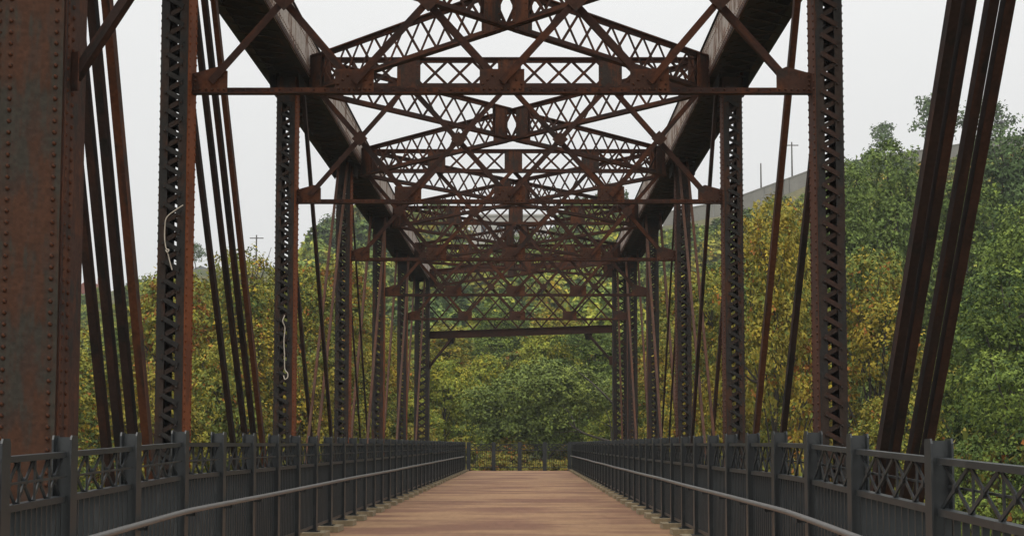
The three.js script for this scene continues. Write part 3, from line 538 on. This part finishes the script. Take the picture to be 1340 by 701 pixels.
for (const [k, i, x, D, top, w] of [
  // ravine on the roped-post side
  ['olive', 0, -22.5, 60, 6.6, 1.1], ['olive', 1, -18.3, 62, 6.2, 0.95], ['olive', 2, -14.6, 65, 8.9, 0.95], ['olive', 0, -12.6, 69, 10.2, 0.9], ['olive', 1, -10.7, 74, 10.0, 0.85], ['olive', 2, -9.6, 80, 11.0, 0.85],
  ['olive', 2, -20.2, 50, 3.4, 0.9], ['olive', 0, -16, 52, 4.6, 0.85], ['gold', 0, -13, 55, 4.2, 0.7], ['olive', 1, -11.2, 58, 5.2, 0.75], ['rust', 0, -9.2, 60, 0.8, 1.1], ['gold', 1, -9.4, 67, 5.4, 0.7],
  ['olive', 2, -24.5, 74, 6.9, 1.1], ['olive', 1, -29, 84, 7.8, 1.2], ['green', 0, -21, 88, 8.9, 1.1], ['olive', 0, -16, 86, 10.4, 1], ['green', 1, -12.5, 94, 12.6, 1], ['olive', 1, -9, 92, 9, 0.9], ['olive', 2, -34, 96, 8.4, 1.3], ['green', 2, -26, 104, 9.6, 1.2],
  ['rust', 1, -17, 44, -2.5, 1.4], ['rust', 0, -12.6, 47, -1.4, 1.4], ['rust', 1, -14.4, 58, 0.5, 1.5], ['olive', 0, -8.9, 85, 7.5, 0.75],
  // the other side
  ['gold', 0, 9.7, 57, 10.6, 0.72], ['gold', 1, 13.6, 59, 8.9, 0.85], ['olive', 1, 11.6, 66, 9.4, 0.8], ['olive', 0, 9.2, 72, 9.6, 0.75], ['gold', 1, 8.6, 80, 7.4, 0.7], ['olive', 2, 9.6, 88, 11.4, 0.85],
  ['rust', 0, 11.4, 50, -0.5, 1.4], ['rust', 1, 14.2, 46, 1.2, 1.3], ['olive', 1, 13.2, 52, 3.2, 0.7], ['rust', 1, 9.4, 52, 0.4, 1.1],
  ['green', 0, 17.2, 53, 8.0, 0.95], ['green', 1, 14.9, 45, 3.9, 0.72], ['green', 2, 20.4, 60, 10.6, 0.95], ['green', 1, 23, 66, 12.4, 1.05], ['green', 0, 16.6, 42, 0.9, 0.75],
  ['bright', 0, 17.2, 80, 16.2, 0.95], ['bright', 1, 20.6, 84, 18.0, 1], ['bright', 2, 15.4, 86, 14, 0.85], ['green', 2, 25, 86, 16.8, 1.1], ['dark', 0, 31, 96, 21.8, 1.3], ['dark', 1, 35, 92, 17, 1.2], ['green', 0, 28, 78, 13.4, 1.1], ['bright', 1, 23.6, 74, 11.4, 0.9], ['green', 1, 13.4, 96, 13.4, 1], ['olive', 0, 17, 104, 17, 1.1],
  // past the end of the deck
  ['yellowgreen', 0, -4.6, 93, 6.4, 0.62], ['yellowgreen', 1, -2.2, 97, 6.9, 0.6], ['yellowgreen', 1, -6.4, 88, 4.2, 0.6], ['yellowgreen', 0, 1.6, 104, 9.2, 0.75], ['green', 2, 4.6, 101, 9.4, 0.75], ['olive', 2, -5.4, 106, 9.6, 0.9], ['yellowgreen', 0, 6.2, 92, 5.2, 0.6], ['green', 0, 7.4, 98, 8.8, 0.75], ['olive', 1, 2.4, 114, 11.5, 0.9], ['green', 1, -1.6, 118, 12.4, 0.95],
  ['rust', 0, 2.3, 87, 0.9, 1.0], ['rust', 1, 3.6, 88.5, 1.3, 1.0], ['rust', 1, 2.6, 80.5, 0.5, 0.75], ['rust', 0, 4.4, 79.6, 0.9, 0.75], ['rust', 1, 0.2, 80.6, -0.1, 0.7], ['rust', 0, -0.6, 85, 1.6, 0.9], ['rust', 1, 6.6, 80.2, 1.6, 0.8], ['rust', 0, -2.7, 79.8, 0.2, 0.7],
  ['rust', 0, -3.4, 83, 1.5, 0.8], ['rust', 1, -1.4, 82, 0.8, 0.7], ['rust', 0, 3.8, 83, 1.0, 0.8], ['rust', 1, -5.4, 82, 2.2, 0.8], ['rust', 1, 1.1, 84, 0.4, 0.8], ['rust', 0, 5.8, 83, 1.6, 0.9],
]) addTree(k, i, x, D, top, w);
// the wide soft-green tree on a bent dark trunk behind the end railing
{
  const lobes = [[-3.6, 4.3, 0, 2.0, 1.3, 1.8], [-1.9, 5.6, 0.4, 2.2, 1.5, 2], [0.2, 5.5, -0.4, 2.2, 1.6, 2], [-2.6, 3.6, 0.6, 1.6, 0.8, 1.4], [1.9, 5.6, -0.5, 1.5, 0.9, 1.4], [-0.9, 4.0, 0.3, 1.7, 1.1, 1.5], [-1.4, 2.9, 0.5, 0.9, 0.7, 0.9], [-4.6, 5.2, 0, 1.2, 0.9, 1.2], [2.9, 2.4, -0.4, 0.8, 0.5, 0.8], [0.9, 2.5, 0.2, 0.7, 0.5, 0.7], [-1.2, 6.7, 0, 1.5, 0.8, 1.4]];
  const x = 2.5, D = 86, y = ground(x, D) - 0.1, g = new THREE.Group(); g.name = numbered('tree'); g.position.set(x, y, -D);
  const gs = [], pt = (...a) => new THREE.Vector3(...a);
  gs.push(taper([pt(0, -0.4, 0), pt(-0.6, 1.3, 0), pt(-1.5, 2.5, 0.1), pt(-2, 3.9, 0.1), pt(-2.4, 5, 0)], 0.13, 0.03, 14));
  gs.push(taper([pt(4.6, 2.6, 0.6), pt(2.6, 2.9, 1.2), pt(0.6, 3.6, 1.6), pt(-0.6, 5, 0.5), pt(-1.4, 5.9, 0.4)], 0.1, 0.02, 12), taper([pt(4.6, 2.6, 0.6), pt(3.4, 4.2, 1.1), pt(1.8, 5.9, 1.2), pt(0.3, 7.2, 0.3)], 0.1, 0.02, 12), taper([pt(4.7, -1, 0.4), pt(4.8, 1, 0.5), pt(4.6, 2.6, 0.6)], 0.16, 0.11, 8));
  for (const [a, b] of [[[-1.5, 2.5, 0.1], [-3.4, 4.4, 0]], [[-0.9, 1.9, 0], [0.3, 3.6, 0.4]], [[2.6, 2.9, 1.2], [2.2, 4.8, 1.2]], [[3.4, 4.2, 1.1], [2.8, 5.6, 0.9]], [[1.6, 3.2, 1.4], [-0.6, 3.4, 1.6]], [[3.6, 2.8, 0.9], [1.6, 4.2, 1.2]], [[0.6, 3.6, 1.6], [-0.2, 4.9, 1.7]]]) gs.push(taper([pt(...a), pt(...a).lerp(pt(...b), 0.5).add(pt(0.1, 0.15, 0)), pt(...b)], 0.05, 0.012, 6, 5));
  const t = new THREE.Mesh(mergeGeometries(gs.map((q) => q.toNonIndexed())), M.bark); t.name = 'trunk';
  const c = new THREE.Mesh(crownGeo(lobes, 3200, 10, 0.135, [[[0.105, 0.135, 0.034], 5], [[0.08, 0.105, 0.03], 4], [[0.135, 0.16, 0.034], 3]], 4242, 0.26, 0.2), M.leaf); c.name = 'crown';
  g.add(t, c); tag(g, 'wide soft-green tree on a thin bent dark trunk behind the end railing', 'tree'); scene.add(g);
}
// thin bare pale trunks in the gold wood
for (const [x, D, h, lx] of [[11.6, 52, 9, -1.6], [-3.1, 84, 1.0, 0.3]]) { const y = ground(x, D), p = [new THREE.Vector3(x + 0.6, y, -D), new THREE.Vector3(x + 0.5, y + h * 0.4, -D), new THREE.Vector3(x + lx * 0.4, y + h * 0.7, -D), new THREE.Vector3(x + lx, y + h, -D)]; const m = new THREE.Mesh(mergeGeometries([taper(p, 0.11, 0.03, 14), taper([p[2], p[2].clone().add(new THREE.Vector3(0.5, 1, 0)), p[2].clone().add(new THREE.Vector3(0.9, 2.2, 0))], 0.05, 0.015, 6)]), greyBark); m.name = numbered('dead_tree'); scene.add(m); tag(m, lx < 0 ? 'bare pale forked dead trunk in front of the golden tree' : 'short bare pale trunk behind the end railing', 'tree'); }

// hillside wood beyond, one mass for each tint
{
  const r = rng(31337), T3 = [['olive', 'yellowing hillside wood beyond the ravine'], ['green', 'green hillside wood beyond the ravine'], ['yellowgreen', 'pale yellow-green hillside wood beyond the ravine']];
  const spots = [[], [], []];
  for (let i = 0; i < 2600; i++) {
    const D = 98 + 135 * Math.sqrt(r()), x = (r() * 2 - 1) * (28 + D * 0.36), px = x / D;
    if (D > 214 && x > 14) continue; if (D > 215 && x < -34) continue; if (D > 196 && x > -11 && x < 6) continue; if (x < -36 && r() < 0.35) continue; if (D < 122 && Math.abs(px) < 0.03) continue;
    const f = tn[(Math.floor(D * 0.7) % 256) * 256 + ((Math.floor(x * 0.7) % 256) + 256) % 256], k = f > 0.56 ? 0 : f > 0.45 ? 1 : 2;
    spots[r() < 0.7 ? k : Math.floor(r() * 3)].push([x, ground(x, D), D, r()]);
  }
  T3.forEach(([k, label], q) => {
    const lobes = randomLobes(6.5, 2.9, 0.4, 8, 60 + q), g = crownGeo(lobes, 420, 7, 0.46, PAL[k], 71 + q, 0.42), im = new THREE.InstancedMesh(g, M.leaf, spots[q].length), m = new THREE.Matrix4(), c = new THREE.Color();
    spots[q].forEach(([x, y, D, t], i) => { const s = (0.7 + 0.5 * t) * (x < -30 ? (D > 175 ? 0.42 : 0.6) : x > 14 ? 0.8 : 1); m.compose(new THREE.Vector3(x, y - 0.2, -D), new THREE.Quaternion().setFromAxisAngle(Y, t * 40), new THREE.Vector3(s, s * (0.8 + 0.4 * ((t * 7) % 1)), s)); im.setMatrixAt(i, m); const v = 0.85 + 0.5 * ((t * 13) % 1); im.setColorAt(i, c.setRGB(v, v, v)); });
    im.name = numbered('hillside_wood'); tag(im, label, 'wood', null, 'stuff'); scene.add(im);
  });
}
// loose airy trees on the skyline
{
  const lobes = [[-1.6, 4.2, 0, 1.2, 0.7, 1.1], [0.2, 5.4, 0.3, 1.4, 0.8, 1.2], [1.7, 4.4, -0.2, 1.2, 0.7, 1.1], [0.6, 3.2, 0.6, 1.1, 0.6, 1], [-0.7, 6.1, 0, 1.0, 0.5, 1]];
  const cg = crownGeo(lobes, 170, 6, 0.3, PAL.dark, 909, 0.5), tg = trunkGeo(lobes, 6.4, 0.14, 910);
  for (const [x, D, s, lab] of [[62, 226, 1.7, 'tall airy tree with see-through crown on the skyline above the highway wall'], [69, 224, 1.5, 'airy tree behind the tall see-through one above the highway wall'], [54.5, 228, 1.15, 'small airy tree rising over the highway wall'], [-29, 226, 1.25, 'airy grey-green tree on the skyline near the utility pole'], [-25, 222, 1.35, 'larger airy tree on the skyline beside the latticed posts'], [-51, 236, 0.75, 'small airy tree beside the grey-roofed house']]) {
    const g = new THREE.Group(); g.name = numbered('tree'); const t = new THREE.Mesh(tg, M.bark); t.name = 'trunk'; const c = new THREE.Mesh(cg, M.leaf); c.name = 'crown'; g.add(t, c); g.position.set(x, ground(x, D) - 0.1, -D); g.scale.setScalar(s); g.rotation.y = x; scene.add(g); tag(g, lab, 'tree');
  }
}
// ------------------------------------------------------------------ buildings and wall on the hilltop
const flat = (r, g, b, rough = 0.9) => new THREE.MeshStandardMaterial({ color: new THREE.Color().setRGB(r, g, b), roughness: rough });
const HM = { white: flat(0.55, 0.55, 0.53), pale: flat(0.5, 0.48, 0.45), grey: flat(0.2, 0.21, 0.22), red: flat(0.24, 0.09, 0.065), glass: flat(0.05, 0.06, 0.07, 0.2), brick: flat(0.28, 0.15, 0.11) };
function house(x, D, w, h, d, roofH, wallM, roofM, label, wins = [], flatRoof = false) {
  const y = ground(x, D) - 0.6, g = new THREE.Group(); g.name = numbered('house'); g.position.set(x, y, -D); scene.add(g); tag(g, label, 'house');
  mb().box(0, h / 2, 0, w, h, d).build('wall', wallM, g);
  if (flatRoof) mb().box(0, h + 0.15, 0, w + 0.4, 0.3, d + 0.4).build('roof', roofM, g);
  else { const s = new THREE.Shape([[-w / 2 - 0.3, 0], [w / 2 + 0.3, 0], [0, roofH]].map((p) => new THREE.Vector2(...p))), q = new THREE.ExtrudeGeometry(s, { depth: d + 0.6, bevelEnabled: false }); q.translate(0, h + 0.004, -d / 2 - 0.3); const rf = mb().add(q).build('roof', roofM, g); mb().box(w * 0.22, h + roofH * 0.9, 0.4, 0.6, roofH * 0.9, 0.6).build('chimney', HM.brick, rf); }
  for (const [wx, wy] of wins) { const f = mb().box(wx, wy, -d / 2 - 0.02, 1.0, 1.4, 0.06).build('window', HM.white, g); mb().box(wx, wy, -d / 2 - 0.06, 0.8, 1.2, 0.03).build('pane', HM.glass, f); }
  return g;
}
const house1 = house(-71.6, 252, 5.2, 3.4, 6, 2.2, HM.white, HM.red, 'small white house with red gabled roof on the hilltop', [[-1.2, 1.8], [1.2, 1.8]]); void house1;
house(-66, 258, 4.4, 2.6, 6, 1.6, HM.pale, HM.grey, 'low pale house with grey gabled roof beside the red-roofed house', [[0, 1.6]]);
house(-60, 256, 7, 2.4, 6, 1, HM.grey, HM.grey, 'long low grey shed with flat roof on the hilltop', [], true);
house(-52.5, 250, 5.5, 2.2, 6, 1.2, HM.pale, HM.grey, 'low house with shallow grey roof beside a small airy tree', [[-1, 1.4]]);
house(-2.4, 246, 12, 7.6, 8, 1, HM.pale, HM.pale, 'tall pale flat-roofed building on the hilltop framed by the overhead bracing', [[-4, 5.6], [-1.3, 5.6], [1.3, 5.6], [4, 5.6]], true);
function pole(x, D, h, label, arm = true) { const y = ground(x, D), g = new THREE.Group(); g.name = numbered('utility_pole'); g.position.set(x, y, -D); scene.add(g); tag(g, label, 'utility pole'); const p = new THREE.CylinderGeometry(0.1, 0.15, h, 8); p.translate(0, h / 2, 0); mb().add(p).build('pole', M.bark, g); if (arm) mb().box(0, h - 0.5, 0.16, 2.2, 0.14, 0.12).build('crossarm', M.bark, g); }
pole(-43.2, 245, 6.6, 'wooden utility pole with crossarm standing alone on the hilltop');
pole(38, 242, 7, 'thin bare pole behind the highway wall', false);
pole(43, 242, 8.6, 'wooden utility pole with crossarm behind the highway wall');
{
  const xs = []; for (let x = 22; x <= 96; x += 4) xs.push(x);
  const g = new THREE.Group(); g.name = 'highway_wall'; scene.add(g); tag(g, 'long sloping grey concrete highway wall along the hilltop', 'wall');
  const top = (x) => ground(x, 239) * 0 + ridge(x) + 2.5; 
  for (let i = 0; i + 1 < xs.length; i++) { const a = xs[i], b = xs[i + 1] - 0.06; mb().poly([[a, top(a) - 6], [b, top(b) - 6], [b, top(b)], [a, top(a)]], V(0, 0, 239), X, Y, 0.4).build('panel', M.concrete, g); mb().bar(V(a, top(a) + 0.08, 239), V(b, top(b) + 0.08, 239), 0.55, 0.16, Y).build('coping', M.concrete, g); }
}
renderer.shadowMap.type = THREE.PCFSoftShadowMap;
scene.traverse((o) => { if (o.isMesh) { o.castShadow = true; o.receiveShadow = true; } });
renderer.render(scene, camera);
